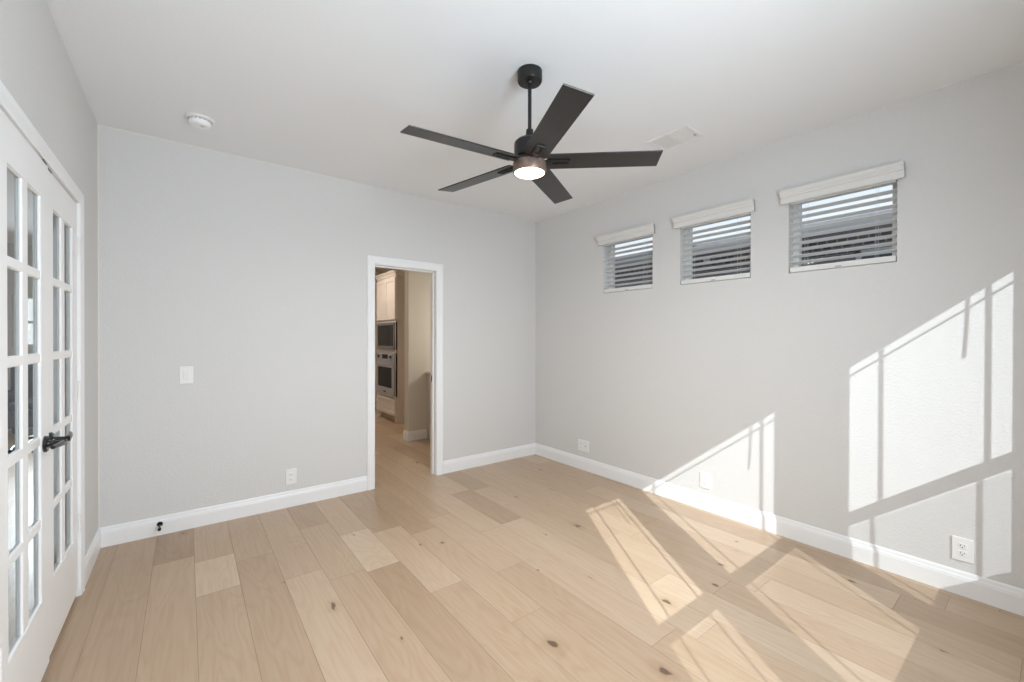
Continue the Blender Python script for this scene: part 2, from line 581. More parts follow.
# baseboards
BASE = [(0, 0), (0.014, 0), (0.014, 0.088), (0.0125, 0.094), (0.0125, 0.099), (0.009, 0.108), (0.0075, 0.120), (0.004, 0.128), (0, 0.128)]
CW = 0.070
def bb(name, segs, wallspec, material=TRIM):
    m = MB()
    for a, b in segs:
        if wallspec == 'back': f = lambda o, z, t: Vector((t, YB - o, z))
        elif wallspec == 'left': f = lambda o, z, t: Vector((XL + o, t, z))
        elif wallspec == 'right': f = lambda o, z, t: Vector((XR - o, t, z))
        else: f = lambda o, z, t: Vector((t, YF + o, z))
        m.sweep(BASE, '', a, b, f)
    return struct(m.build(name, material))
bb('baseboard_back', [(XL, DX0 - CW), (DX1 + CW, XR)], 'back')
bb('baseboard_left', [(YF, LY0 - CW), (LY1 + CW, YB - 0.014)], 'left')
bb('baseboard_right', [(YF, YB - 0.014)], 'right')
bb('baseboard_front', [(XL + 0.014, XR - 0.014)], 'front')

# casing round an opening: profile (across the width w, out)
def casing(m, f, u0, u1, z1, w=CW):
    """f(u, out, z) -> world. butt of mitred flat casing with a raised outer band"""
    prof = [(0, 0), (0, 0.011), (0.006, 0.014), (w * 0.55, 0.016), (w * 0.72, 0.019), (w - 0.006, 0.019), (w, 0.014), (w, 0)]
    t = bmesh.new()
    # three mitred runs
    stations = [lambda p: (u0 - p, 0.0), lambda p: (u0 - p, z1 + p), lambda p: (u1 + p, z1 + p), lambda p: (u1 + p, 0.0)]
    rings = []
    for s in stations:
        ring = []
        for p, o in prof:
            u, z = s(p)
            ring.append(t.verts.new(f(u, o, z)))
        rings.append(ring)
    n = len(prof)
    for a, b in zip(rings, rings[1:]):
        for k in range(n):
            t.faces.new((a[k], a[(k + 1) % n], b[(k + 1) % n], b[k]))
    t.faces.new(rings[0]); t.faces.new(rings[-1])
    bmesh.ops.recalc_face_normals(t, faces=t.faces[:])
    m._add(t)

m = MB()
casing(m, lambda u, o, z: Vector((u, YB - o, z)), DX0 - 0.004, DX1 + 0.004, DZ + 0.004)
casing(m, lambda u, o, z: Vector((u, YB + 0.115 + o, z)), DX0 - 0.004, DX1 + 0.004, DZ + 0.004)
# jamb lining
m.box(DX0 - 0.018, YB, 0, DX0, YB + 0.115, DZ + 0.018)
m.box(DX1, YB, 0, DX1 + 0.018, YB + 0.115, DZ + 0.018)
m.box(DX0, YB, DZ, DX1, YB + 0.115, DZ + 0.018)
# door stop strips
m.box(DX0, YB + 0.05, 0, DX0 + 0.010, YB + 0.088, DZ)
m.box(DX1 - 0.010, YB + 0.05, 0, DX1, YB + 0.088, DZ)
m.box(DX0, YB + 0.05, DZ - 0.010, DX1, YB + 0.088, DZ)
tr1 = struct(m.build('trim_1', TRIM))
# strike plate on the right jamb
m = MB().box(DX1 - 0.012, YB + 0.062, 0.93, DX1 - 0.009, YB + 0.078, 0.99)
m.build('strike_plate', mat('strike_metal', (0.05, 0.05, 0.05), 0.4, metal=0.6), tr1)

m = MB()
casing(m, lambda u, o, z: Vector((XL + o, u, z)), LY0 - 0.004, LY1 + 0.004, LZ + 0.004, 0.062)
casing(m, lambda u, o, z: Vector((XL - 0.115 - o, u, z)), LY0 - 0.004, LY1 + 0.004, LZ + 0.004, 0.062)
m.box(XL - 0.115, LY0 - 0.02, 0, XL, LY0 - 0.003, LZ + 0.02)
m.box(XL - 0.115, LY1 + 0.003, 0, XL, LY1 + 0.02, LZ + 0.02)
m.box(XL - 0.115, LY0 - 0.003, LZ + 0.003, XL, LY1 + 0.003, LZ + 0.02)
struct(m.build('trim_2', TRIM))
# thin pale bead where the back wall meets the ceiling and the left wall
PALE_BEAD = mat('pale_bead', (0.76, 0.74, 0.69), 0.5)
m = MB()
m.sweep([(0, 0), (0.005, 0), (0, -0.006)], '', XL, 1.2, lambda o, z, t: Vector((t, YB - o, H + z)))
m.sweep([(0, 0), (0.005, 0), (0, 0.005)], '', 0.13, H, lambda o, z, t: Vector((XL + z, YB - o, t)))
struct(m.build('trim_3', PALE_BEAD))

# ------------------------------------------------------------------ french doors (face flush with the wall plane)
TH = 0.022
def french_leaf(name, y0, y1, hinge_far):
    ya, yb = y0, y1
    ST, PNE, MU = 0.110, 0.165, (y1 - y0 - 0.22 - 0.33)
    cols = [(ya + ST, ya + ST + PNE), (ya + ST + PNE + MU, yb - ST)]
    zt, zb = 1.915, 0.325
    n = 5; mz = 0.030
    ph = (zt - zb - (n - 1) * mz) / n
    rows = [(zb + k * (ph + mz), zb + k * (ph + mz) + ph) for k in range(n)]
    x0, x1 = XL - TH, XL
    m = MB()
    ys = [ya, cols[0][0], cols[0][1], cols[1][0], cols[1][1], yb]
    DB = 0.028
    # stiles, rails
    m.box(x0, ya, DB, x1, ys[1], LZ - 0.004)
    m.box(x0, ys[4], DB, x1, yb, LZ - 0.004)
    m.box(x0, ys[1], DB, x1, ys[4], zb)
    m.box(x0, ys[1], zt, x1, ys[4], LZ - 0.004)
    m.box(x0 + 0.002, ys[2], zb, x1 - 0.002, ys[3], zt)
    for k in range(n - 1):
        for c in cols:
            m.box(x0 + 0.002, c[0], rows[k][1], x1 - 0.002, c[1], rows[k + 1][0])
    # sticking: small sloped bead round every lite, on both faces
    for c in cols:
        for rr in rows:
            for s, xf in ((1, x1), (-1, x0)):
                w, d = 0.004, 0.007
                xo, xi = xf - s * 0.002, xf - s * d
                o = [(c[0], rr[0]), (c[1], rr[0]), (c[1], rr[1]), (c[0], rr[1])]
                i_ = [(c[0] + w, rr[0] + w), (c[1] - w, rr[0] + w), (c[1] - w, rr[1] - w), (c[0] + w, rr[1] - w)]
                t = bmesh.new()
                A = [t.verts.new((xo, *q)) for q in o]; B = [t.verts.new((xi, *q)) for q in i_]
                Cc = [t.verts.new((xf - s * (TH / 2 - 0.001), *q)) for q in i_]
                for q in range(4):
                    t.faces.new((A[q], A[(q + 1) % 4], B[(q + 1) % 4], B[q]))
                    t.faces.new((B[q], B[(q + 1) % 4], Cc[(q + 1) % 4], Cc[q]))
                m._add(t)
    d = struct(m.build(name, DOORW))
    g = MB()
    for c in cols:
        for rr in rows:
            g.box(XL - TH / 2 - 0.001, c[0] + 0.002, rr[0] + 0.002, XL - TH / 2 + 0.001, c[1] - 0.002, rr[1] - 0.002)
    g.build('glass', GLASS, d)
    # hinges on the jamb side
    for hz in (1.835, 1.085, 0.385):
        yh = (yb + 0.003) if hinge_far else (ya - 0.003)
        h = MB()
        for k in range(5):
            z_ = hz - 0.045 + k * 0.018
            h.lathe([(0.0065, z_ + 0.0006), (0.0065, z_ + 0.0174)], 12, Matrix.Translation((XL + 0.006, yh, 0)))
        h.lathe([(0.004, hz + 0.045), (0.006, hz + 0.049), (0.0, hz + 0.053)], 12, Matrix.Translation((XL + 0.006, yh, 0)))
        h.box(XL - 0.001, yh - 0.028 if hinge_far else yh, hz - 0.045, XL + 0.0015, yh if hinge_far else yh + 0.028, hz + 0.045)
        h.build('hinge', PLATE, d, smooth=True)
    return d

def lever(parent, y, z, sgn):
    """pair of levers through the door at y; the handle runs towards sgn*y"""
    for s, xf in ((1, XL), (-1, XL - TH)):
        m = MB()
        R = Matrix.Translation((xf, y, z)) @ Matrix.Rotation(s * math.pi / 2, 4, 'Y')
        m.lathe([(0.0325, 0.0), (0.0325, 0.006), (0.029, 0.010), (0.014, 0.011), (0.0125, 0.016), (0.0105, 0.040), (0.0115, 0.062), (0.0, 0.063)], 28, R)
        ro = m.build('door_lever', BLACK, parent, smooth=True)
        m = MB()
        xa = xf + s * 0.053
        m.tube([(xa, y - sgn * 0.012, z), (xa, y + sgn * 0.02, z), (xa - s * 0.002, y + sgn * 0.06, z + 0.002), (xa - s * 0.010, y + sgn * 0.115, z + 0.004)],
               0.01, 14, taper=[0.0095, 0.0105, 0.0090, 0.0075])
        m.build('handle_arm', BLACK, ro, smooth=True)
MEET = 2.5375
d1 = french_leaf('door_1', LY0, MEET - 0.0008, False)
d2 = french_leaf('door_2', MEET + 0.0008, LY1, True)
lever(d1, 2.470, 0.937, -1)
lever(d2, 2.582, 0.932, 1)
# rounded astragal on the passive leaf over the meeting gap, and ball catches at the head
d1.location.x = 0.006      # the passive leaf stands a touch proud of the other
for dd, yy in ((d1, MEET - 0.055), (d2, MEET + 0.06)):
    MB().box(XL - 0.022, yy - 0.026, LZ - 0.006, XL + 0.0012, yy + 0.026, LZ + 0.001).build('ball_catch', BLACK, dd)

# ------------------------------------------------------------------ windows and blinds
def small_window(name, y0, y1):
    m = MB()
    xa, xb = XR + 0.080, XR + 0.135
    F = 0.036
    m.box(xa, y0, SZ0, xb, y0 + F, SZ1); m.box(xa, y1 - F, SZ0, xb, y1, SZ1)
    m.box(xa, y0 + F, SZ0, xb, y1 - F, SZ0 + F); m.box(xa, y0 + F, SZ1 - F, xb, y1 - F, SZ1)
    w = struct(m.build(name, VINYL))
    MB().box(xa + 0.022, y0 + F - 0.004, SZ0 + F - 0.004, xa + 0.028, y1 - F + 0.004, SZ1 - F + 0.004).build('glass', GLASS, w)
    return w
for i, (a, b) in enumerate(SW):
    small_window('window_%d' % (i + 1), a, b)

def valance(width):
    """moulded valance, local x = width, local -y = into the room, returned with its two returns"""
    m = MB()
    prof = [(-0.006, -0.004), (0.006, -0.004), (0.010, 0.0), (0.012, 0.010), (0.012, 0.036), (0.020, 0.040), (0.022, 0.048), (0.032, 0.060), (0.036, 0.066), (0.036, 0.082), (-0.006, 0.082)]
    h = width / 2
    for a, b in ((-h, h),):
        m.sweep(prof, '', a, b, lambda o, z, t: Vector((t, -0.026 - o, z)))
    for s in (-1, 1):     # returns to the wall
        m.box(min(s * h, s * (h - 0.012)), -0.030, 0.0, max(s * h, s * (h - 0.012)), -0.002, 0.078)
    return m

PITCH = 0.0440
def blind(loc, rz, width, opening_w, label):
    """loc: centre of the opening on the wall face, z = sill"""
    root = empty('window_blind', loc, rz)
    tag(root, label, 'blind', 'white slatted blinds on the small high windows')
    top = 2.292 - loc[2]
    v = valance(width).build('valance', BLIND, root, loc=(0, 0, top))
    hw = opening_w / 2 - 0.006
    MB().box(-hw, 0.004, top - 0.008, hw, 0.056, top + 0.035).build('head_rail', BLIND, root)
    s = MB()
    z = 0.070
    while z < top - 0.020:
        t = bmesh.new()
        # gently crowned slat
        nseg = 6
        ra, rb = [], []
        for k in range(nseg + 1):
            d = -0.025 + 0.05 * k / nseg
            zz = -d * math.tan(math.radians(11)) + 0.0018 * (1 - (d / 0.025) ** 2)
            for lst, dz in ((ra, 0.0013), (rb, -0.0013)):
                lst.append((d + 0.031, z + zz + dz))
        ring = ra + rb[::-1]
        r0 = [t.verts.new((-hw, *q)) for q in ring]; r1 = [t.verts.new((hw, *q)) for q in ring]
        nn = len(ring)
        for k in range(nn):
            t.faces.new((r0[k], r0[(k + 1) % nn], r1[(k + 1) % nn], r1[k]))
        t.faces.new(r0); t.faces.new(r1)
        bmesh.ops.recalc_face_normals(t, faces=t.faces[:])
        s._add(t)
        z += PITCH
    s.build('slats', BLIND, root)
    MB().box(-hw, 0.006, 0.004, hw, 0.056, 0.040, bevel=0.004).build('bottom_rail', BLIND, root)
    for cx in (-hw + 0.09, hw - 0.09):
        c = MB()
        c.box(cx - 0.0007, 0.0035, 0.03, cx + 0.0007, 0.0050, top)
        c.box(cx - 0.0007, 0.0570, 0.03, cx + 0.0007, 0.0585, top)
        c.build('ladder_cord', BLIND, root)
    t = MB().box(-0.02, 0.0048, 0.010, 0.015, 0.0062, 0.017)
    t.build('small_tag', mat('tag_grey', (0.35, 0.35, 0.35), 0.6), root)
    return root
for (a, b), lab in zip(SW, ('white slatted blind on the small high window nearest the camera, right of the three',
                            'white slatted blind on the middle one of three small high windows',
                            'white slatted blind on the small high window nearest the far corner')):
    blind((XR, (a + b) / 2, SZ0), -math.pi / 2, b - a + 0.072, b - a, lab)

def front_window(name, a, b):
    """single hung window with a border grid of muntins; raised blind above"""
    yp = YF - 0.10
    m = MB()
    z_lo, z_hi = GZ0 - 0.12, GZ3 + 0.03
    fa, fb = a - 0.023, b + 0.010
    # outer frame filling the opening
    m.box(a - PAD, yp - 0.035, z_lo, fa, yp + 0.015, z_hi)
    m.box(fb, yp - 0.035, z_lo, b + PAD, yp + 0.015, z_hi)
    m.box(fa, yp - 0.035, z_lo, fb, yp + 0.015, GZ0 - 0.012)
    m.box(fa, yp - 0.035, GZ3, fb, yp + 0.015, z_hi)
    m.box(fa, yp - 0.020, GZ1 + 0.014, fb, yp + 0.006, GZ2 - 0.005)
    mw, mh = 0.0062, 0.0048
    U = (a + 0.095, b - 0.055)
    for x in U:
        m.box(x - mw, yp - 0.006, GZ2 - 0.005, x + mw, yp + 0.000, GZ3)
    m.box(fa, yp - 0.006, 2.245 - mh, fb, yp + 0.000, 2.245 + mh)
    for x in (a + 0.072, b - 0.072):
        m.box(x - mw, yp - 0.006, GZ0 - 0.012, x + mw, yp + 0.000, GZ1 + 0.014)
    # stool
    m.box(a - PAD, yp + 0.015, z_lo, b + PAD, YF, z_lo + 0.012)
    w = struct(m.build(name, VINYL))
    MB().box(fa, yp - 0.012, GZ0 - 0.012, fb, yp - 0.009, GZ1 + 0.014).box(fa, yp - 0.012, GZ2 - 0.005, fb, yp - 0.009, GZ3).build('glass', GLASS, w)
    MB().box(fa, yp - 0.031, GZ0 - 0.012, fb, yp - 0.0305, GZ1 + 0.014).build('insect_screen', SCREEN, w)
    # raised blind: head rail, gathered slats, wand
    br = MB()
    br.box(a - PAD + 0.004, YF - 0.058, 2.262, b + PAD - 0.004, YF - 0.006, 2.375)
    r_ = br.build('raised_blind', BLIND, w)
    xw = b - 0.055
    MB().tube([(xw, YF - 0.03, 2.262), (xw - 0.006, YF - 0.035, 2.10), (xw - 0.018, YF - 0.045, 1.945)], 0.005, 8).build('tilt_wand', BLIND, r_)
for i, (a, b) in enumerate(FRONT):
    front_window('window_%d' % (i + 4), a, b)

# ------------------------------------------------------------------ ceiling fan
FX, FY = 1.405, 1.681
fan = tag(empty('ceiling_fan', (FX, FY, H)), 'black five-bladed ceiling fan with a lit round lamp', 'ceiling fan')
def fz(z): return z - H
MB().lathe([(0.0, 0), (0.064, 0), (0.064, -0.046), (0.060, -0.055), (0.020, -0.056), (0.016, -0.068), (0.0, -0.068)], 40).build('canopy', FANM, fan, smooth=True)
MB().lathe([(0.0095, -0.06), (0.0095, fz(2.40))], 20).build('downrod', FANM, fan, smooth=True)
MB().lathe([(0.0, fz(2.44)), (0.018, fz(2.44)), (0.022, fz(2.405)), (0.030, fz(2.388)), (0.066, fz(2.384)), (0.078, fz(2.372)), (0.080, fz(2.36)),
            (0.080, fz(2.296)), (0.060, fz(2.290)), (0.0, fz(2.290))], 48).build('motor_housing', FANM, fan, smooth=True)
MB().lathe([(0.0, fz(2.292)), (0.070, fz(2.292)), (0.074, fz(2.285)), (0.074, fz(2.268)), (0.0, fz(2.268))], 48).build('hub', FANM, fan, smooth=True)
MB().lathe([(0.060, fz(2.270)), (0.084, fz(2.268)), (0.086, fz(2.262)), (0.086, fz(2.224)), (0.084, fz(2.218)), (0.0775, fz(2.217)), (0.0775, fz(2.224)), (0.060, fz(2.224))], 48, cap=False).build('light_ring', FANRING, fan, smooth=True)
MB().lathe([(0.0, fz(2.228)), (0.077, fz(2.228)), (0.077, fz(2.2165)), (0.070, fz(2.2125)), (0.045, fz(2.210)), (0.0, fz(2.209))], 48).build('light_lens', LENS, fan, smooth=True)
fl_ = bpy.data.lights.new('fan_lamp', 'AREA')
fl_.shape = 'DISK'; fl_.size = 0.14; fl_.energy = 18.0; fl_.color = (1.0, 0.975, 0.94)
fl_o = bpy.data.objects.new('fan_lamp', fl_); COL.objects.link(fl_o); fl_o.location = (FX, FY, 2.206)
PH0, TILT, BW, BR, BZ = math.radians(174.07), -0.187, 0.126, 0.657, 2.274
for k in range(5):
    a = PH0 + k * 2 * math.pi / 5
    Mx = Matrix.Rotation(a, 4, 'Z') @ Matrix.Translation((0, 0, fz(BZ))) @ Matrix.Rotation(TILT, 4, 'X')
    m = MB()
    m.box(0.089, -BW / 2, -0.0035, BR, BW / 2, 0.0035, bevel=0.0025)
    bl = m.build('blade', BLADE, fan)
    bl.matrix_local = Mx
    m = MB()      # forked blade iron under the blade root
    m.box(0.105, 0.010, -0.010, 0.205, 0.021, -0.0037, bevel=0.0012)
    m.box(0.105, -0.021, -0.010, 0.205, -0.010, -0.0037, bevel=0.0012)
    m.box(0.196, -0.021, -0.010, 0.206, 0.021, -0.0037, bevel=0.0012)
    m.box(0.066, -0.024, -0.010, 0.118, 0.024, 0.0036 - 0.0075, bevel=0.0012)
    m.build('blade_bracket', FANM, bl)

# ------------------------------------------------------------------ smoke detector, vent
sm = tag(empty('smoke_detector', (0.067, 3.315, H)), 'round white smoke detector on the ceiling near the left corner', 'smoke detector')
MB().lathe([(0.0, 0), (0.078, 0), (0.079, -0.006), (0.074, -0.012), (0.0, -0.012)], 40).build('base_plate', PLATE, sm, smooth=True)
m = MB().lathe([(0.0, -0.012), (0.058, -0.012), (0.060, -0.022), (0.056, -0.036), (0.046, -0.044), (0.0, -0.046)], 40)
m.build('cover', mat('detector_white', (0.90, 0.90, 0.90), 0.4), sm, smooth=True)
m = MB()
for k in range(16):
    a = 2 * math.pi * k / 16
    m.box(-0.008, 0.0575, -0.0185, 0.008, 0.0605, -0.0150, rot=Matrix.Rotation(a, 4, 'Z'))
m.build('sensor_slots', mat('slot_grey', (0.25, 0.25, 0.25), 0.7), sm)
MB().lathe([(0.0, -0.0455), (0.010, -0.0455), (0.010, -0.0480), (0.0, -0.0485)], 20, Matrix.Translation((0.012, -0.012, 0))).build('test_button', mat('button_grey', (0.55, 0.55, 0.55), 0.4), sm, smooth=True)

VX0, VX1, VY0, VY1 = 2.548, 2.775, 1.476, 1.785
vt = tag(empty('ceiling_vent', ((VX0 + VX1) / 2, (VY0 + VY1) / 2, H)), 'white louvred air register flush in the ceiling right of the fan', 'air vent')
hx, hy = (VX1 - VX0) / 2, (VY1 - VY0) / 2
m = MB()
fr = 0.026
m.box(-hx, -hy, -0.007, hx, -hy + fr, 0, bevel=0.002); m.box(-hx, hy - fr, -0.007, hx, hy, 0, bevel=0.002)
m.box(-hx, -hy + fr, -0.007, -hx + fr, hy - fr, 0, bevel=0.002); m.box(hx - fr, -hy + fr, -0.007, hx, hy - fr, 0, bevel=0.002)
m.box(-hx + fr, -0.006, -0.007, hx - fr, 0.006, -0.001)
m.build('frame', PLATE, vt)
m = MB()
for sgn in (-1, 1):
    for k in range(9):
        y = sgn * (0.014 + k * 0.0125)
        m.box(-hx + fr, -0.0055, -0.0006, hx - fr, 0.0055, 0.0006, rot=Matrix.Translation((0, y, -0.0045)) @ Matrix.Rotation(sgn * 0.10, 4, 'X'))
m.build('louvres', PLATE, vt)
MB().box(-hx + fr, -hy + fr, -0.0009, hx - fr, hy - fr, -0.0003).build('damper', mat('damper_white', (0.86, 0.86, 0.86), 0.6), vt)
MB().box(0.03, -hy + 0.018, -0.013, 0.045, -hy + 0.034, -0.006).build('lever_tab', mat('tab_grey', (0.50, 0.50, 0.50), 0.5), vt)

# ------------------------------------------------------------------ switch, outlets (local: x = width, -y = into the room)
def plate(w, h, t=0.007):
    return MB().box(-w / 2, -t, -h / 2, w / 2, 0, h / 2, bevel=0.0022)
def duplex(root, x=0.0):
    for s in (1, -1):
        zc = s * 0.0195
        m = MB().box(x - 0.0170, -0.0085, zc - 0.0135, x + 0.0170, -0.0055, zc + 0.0135, bevel=0.0025)
        r = m.build('receptacle', PLATE, root)
        sl = MB()
        sl.box(x - 0.0080, -0.0089, zc - 0.002, x - 0.0058, -0.0083, zc + 0.0075)
        sl.box(x + 0.0058, -0.0089, zc - 0.001, x + 0.0080, -0.0083, zc + 0.0065)
        sl.lathe([(0.0, -0.0003), (0.0026, -0.0003), (0.0026, 0.0003), (0.0, 0.0003)], 14, Matrix.Translation((x, -0.0086, zc - 0.0075)) @ Matrix.Rotation(math.pi / 2, 4, 'X'))
        sl.build('slots', SLOT, r)
    MB().lathe([(0.0, 0), (0.0028, 0), (0.0022, 0.0012), (0.0, 0.0014)], 14, Matrix.Translation((x, -0.0058, 0)) @ Matrix.Rotation(math.pi / 2, 4, 'X')).build('screw', PLATE, root, smooth=True)
def outlet(loc, rz, label, w=0.080, h=0.124):
    r = tag(empty('wall_outlet', loc, rz), label, 'outlet')
    plate(w, h).build('cover_plate', PLATE, r)
    duplex(r)
    return r
outlet((0.668, YB, 0.242), 0, 'white outlet low on the back wall left of the doorway')
outlet((XR, 1.727, 0.236), -math.pi / 2, 'white outlet inside the sunlit triangle low on the right wall')
outlet((XR, 0.316, 0.244), -math.pi / 2, 'white outlet in the tall sunlit patch on the right wall, nearest the camera')
g2 = tag(empty('wall_plate', (XR, 3.030, 0.250), -math.pi / 2), 'white double wall plate low on the right wall near the far corner', 'wall plate')
plate(0.150, 0.118).build('cover_plate', PLATE, g2)
duplex(g2, -0.030)
MB().lathe([(0.0, 0), (0.0075, 0), (0.0075, 0.003), (0.0048, 0.003), (0.0048, 0.011), (0.0, 0.011)], 16, Matrix.Translation((0.030, -0.005, 0)) @ Matrix.Rotation(math.pi / 2, 4, 'X')).build('coax_jack', STEEL, g2, smooth=True)
sw = tag(empty('light_switch', (-0.003, YB, 1.099)), 'white light switch at hand height on the back wall', 'light switch')
plate(0.078, 0.124).build('cover_plate', PLATE, sw)
MB().box(-0.0165, -0.0085, -0.0335, 0.0165, -0.0055, 0.0335, bevel=0.0015).build('switch_frame', PLATE, sw)
MB().box(-0.0140, -0.004, -0.0305, 0.0140, 0.002, 0.0305, bevel=0.001, rot=Matrix.Translation((0, -0.0080, 0)) @ Matrix.Rotation(0.06, 4, 'X')).build('rocker', PLATE, sw)

# door stop on the back baseboard
ds = tag(empty('door_stop', (-0.149, YB - 0.014, 0.078)), 'small black door stop on the baseboard left of the outlet', 'door stop')
R = Matrix.Rotation(math.pi / 2, 4, 'X')
MB().lathe([(0.0, 0), (0.0165, 0), (0.0165, 0.004), (0.013, 0.008), (0.0, 0.008)], 24, R).build('base_flange', BLACK, ds, smooth=True)
MB().tube([(0, -0.006, 0), (0, -0.035, -0.003), (0, -0.060, -0.012)], 0.0052, 12).build('stem', BLACK, ds, smooth=True)
MB().lathe([(0.0, -0.010), (0.008, -0.010), (0.0095, -0.006), (0.0095, 0.006), (0.007, 0.009), (0.0, 0.009)], 20,
           Matrix.Translation((0, -0.066, -0.014)) @ Matrix.Rotation(math.pi / 2 + 0.35, 4, 'X')).build('rubber_tip', RUBBER, ds, smooth=True)

# ------------------------------------------------------------------ kitchen beyond the doorway
Y0 = YB + 0.115
wall('wall_kitchen_left', (KX0, Y0, 0), (0, 1, 0), (-1, 0, 0), KY1 - Y0, H, 0.115, [], KWALL)
wall('wall_kitchen_back', (KX0 - 0.115, KY1, 0), (1, 0, 0), (0, 1, 0), KX1 - KX0 + 0.115, H, 0.115, [], KWALL)
KWIN = (4.35, 5.05, 1.40, 1.74)       # small window in the kitchen's outer wall, hidden by the right jamb
wall('wall_kitchen_right', (KX1, Y0, 0), (0, 1, 0), (1, 0, 0), KY1 - Y0, H, 0.115, [(KWIN[0] - Y0, KWIN[1] - Y0, KWIN[2], KWIN[3])], KWALL)
m = MB(); F = 0.03
m.box(KX1 + 0.05, KWIN[0], KWIN[2], KX1 + 0.10, KWIN[0] + F, KWIN[3]); m.box(KX1 + 0.05, KWIN[1] - F, KWIN[2], KX1 + 0.10, KWIN[1], KWIN[3])
m.box(KX1 + 0.05, KWIN[0] + F, KWIN[2], KX1 + 0.10, KWIN[1] - F, KWIN[2] + F); m.box(KX1 + 0.05, KWIN[0] + F, KWIN[3] - F, KX1 + 0.10, KWIN[1] - F, KWIN[3])
w = struct(m.build('window_8', VINYL))
MB().box(KX1 + 0.072, KWIN[0] + F, KWIN[2] + F, KX1 + 0.076, KWIN[1] - F, KWIN[3] - F).build('glass', GLASS, w)
area('kitchen_daylight', (KX1 + 0.01, 4.70, 1.57), (-1, 0.15, 0), 0.64, 0.28, 14.0, (1.0, 0.93, 0.82))
WX, WY = 2.335, 5.300           # end of the wall that runs off to the right
m = MB().box(WX, WY, 0, KX1, WY + 0.125, H, bevel=0.006)
struct(m.build('wall_kitchen_middle', KWALL))
m = MB()
m.sweep(BASE, '', WX - 0.0, 2.60, lambda o, z, t: Vector((t, WY - o, z)))
m.sweep(BASE, '', WY - 0.014, WY + 0.139, lambda o, z, t: Vector((WX - o, t, z)))
m.sweep(BASE, '', WX, KX1, lambda o, z, t: Vector((t, WY + 0.125 + o, z)))
struct(m.build('baseboard_kitchen', TRIM))
struct(MB().box(KX0, Y0, H, KX1 + 0.115, KY1 + 0.115, H + 0.15).build('ceiling', CEIL))

def shaker(m_, x, y0, y1, z0, z1, t=0.020, fr_=0.058):
    """door front facing -x with a recessed panel"""
    m_.box(x - t, y0, z0, x, y0 + fr_, z1); m_.box(x - t, y1 - fr_, z0, x, y1, z1)
    m_.box(x - t, y0 + fr_, z0, x, y1 - fr_, z0 + fr_); m_.box(x - t, y0 + fr_, z1 - fr_, x, y1 - fr_, z1)
    m_.box(x - t + 0.010, y0 + fr_, z0 + fr_, x, y1 - fr_, z1 - fr_)
    return m_
TX, TY0, TY1 = 2.650, 6.480, 7.320
tw = tag(empty('oven_cabinet', (TX + 0.3, (TY0 + TY1) / 2, 0)), 'tall painted oven cabinet in the kitchen beyond the doorway', 'cabinet')
def tl(m_, name, material, smooth=False):
    o = m_.build(name, material, tw, smooth)
    o.location = -Vector(tw.location)
    return o
m = MB()
m.box(TX, TY0, 0.105, TX + 0.62, TY0 + 0.020, 2.38); m.box(TX, TY1 - 0.020, 0.105, TX + 0.62, TY1, 2.38)
m.box(TX + 0.60, TY0, 0.105, TX + 0.62, TY1, 2.38)
for z0, z1 in ((0.105, 0.125), (0.395, 0.425), (1.135, 1.180), (1.632, 1.668), (2.352, 2.38)):
    m.box(TX, TY0 + 0.02, z0, TX + 0.60, TY1 - 0.02, z1)
for z0, z1 in ((0.425, 1.135), (1.180, 1.632)):      # face-frame stiles beside the appliances
    m.box(TX, TY0, z0, TX + 0.02, TY0 + 0.042, z1); m.box(TX, TY1 - 0.042, z0, TX + 0.02, TY1, z1)
tl(m, 'body', CAB)
m = MB()
m.box(TX + 0.07, TY0 + 0.02, 0, TX + 0.60, TY1 - 0.02, 0.105)
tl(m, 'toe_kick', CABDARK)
for yy in (TY0 + 0.001, TY1 - 0.061):
    tl(MB().box(TX + 0.001, yy, 0, TX + 0.05, yy + 0.06, 0.105), 'foot', CAB)
tl(MB().box(TX + 0.05, TY0, 0, TX + 0.60, TY0 + 0.018, 0.105), 'end_panel', CAB)
m = MB()
crown = [(0, 0), (0.012, 0), (0.016, 0.02), (0.034, 0.050), (0.046, 0.060), (0.046, 0.080), (0, 0.080)]
m.sweep(crown, '', TY0 - 0.02, TY1, lambda o, z, t: Vector((TX - o, t, 2.376 + z)))
m.sweep(crown, '', TX - 0.02, TX + 0.62, lambda o, z, t: Vector((t, TY0 - o, 2.376 + z)))
m.box(TX, TY0, 2.376, TX + 0.62, TY1, 2.40)
tl(m, 'crown', CAB)
YM = (TY0 + TY1) / 2
for a, b, hyy in ((TY0 + 0.012, YM - 0.002, YM - 0.035), (YM + 0.002, TY1 - 0.012, YM + 0.035)):
    d = tl(shaker(MB(), TX, a, b, 1.672, 2.350), 'door', CAB)
dr = tl(shaker(MB(), TX, TY0 + 0.012, TY1 - 0.012, 0.128, 0.390, fr_=0.05), 'drawer', CAB)

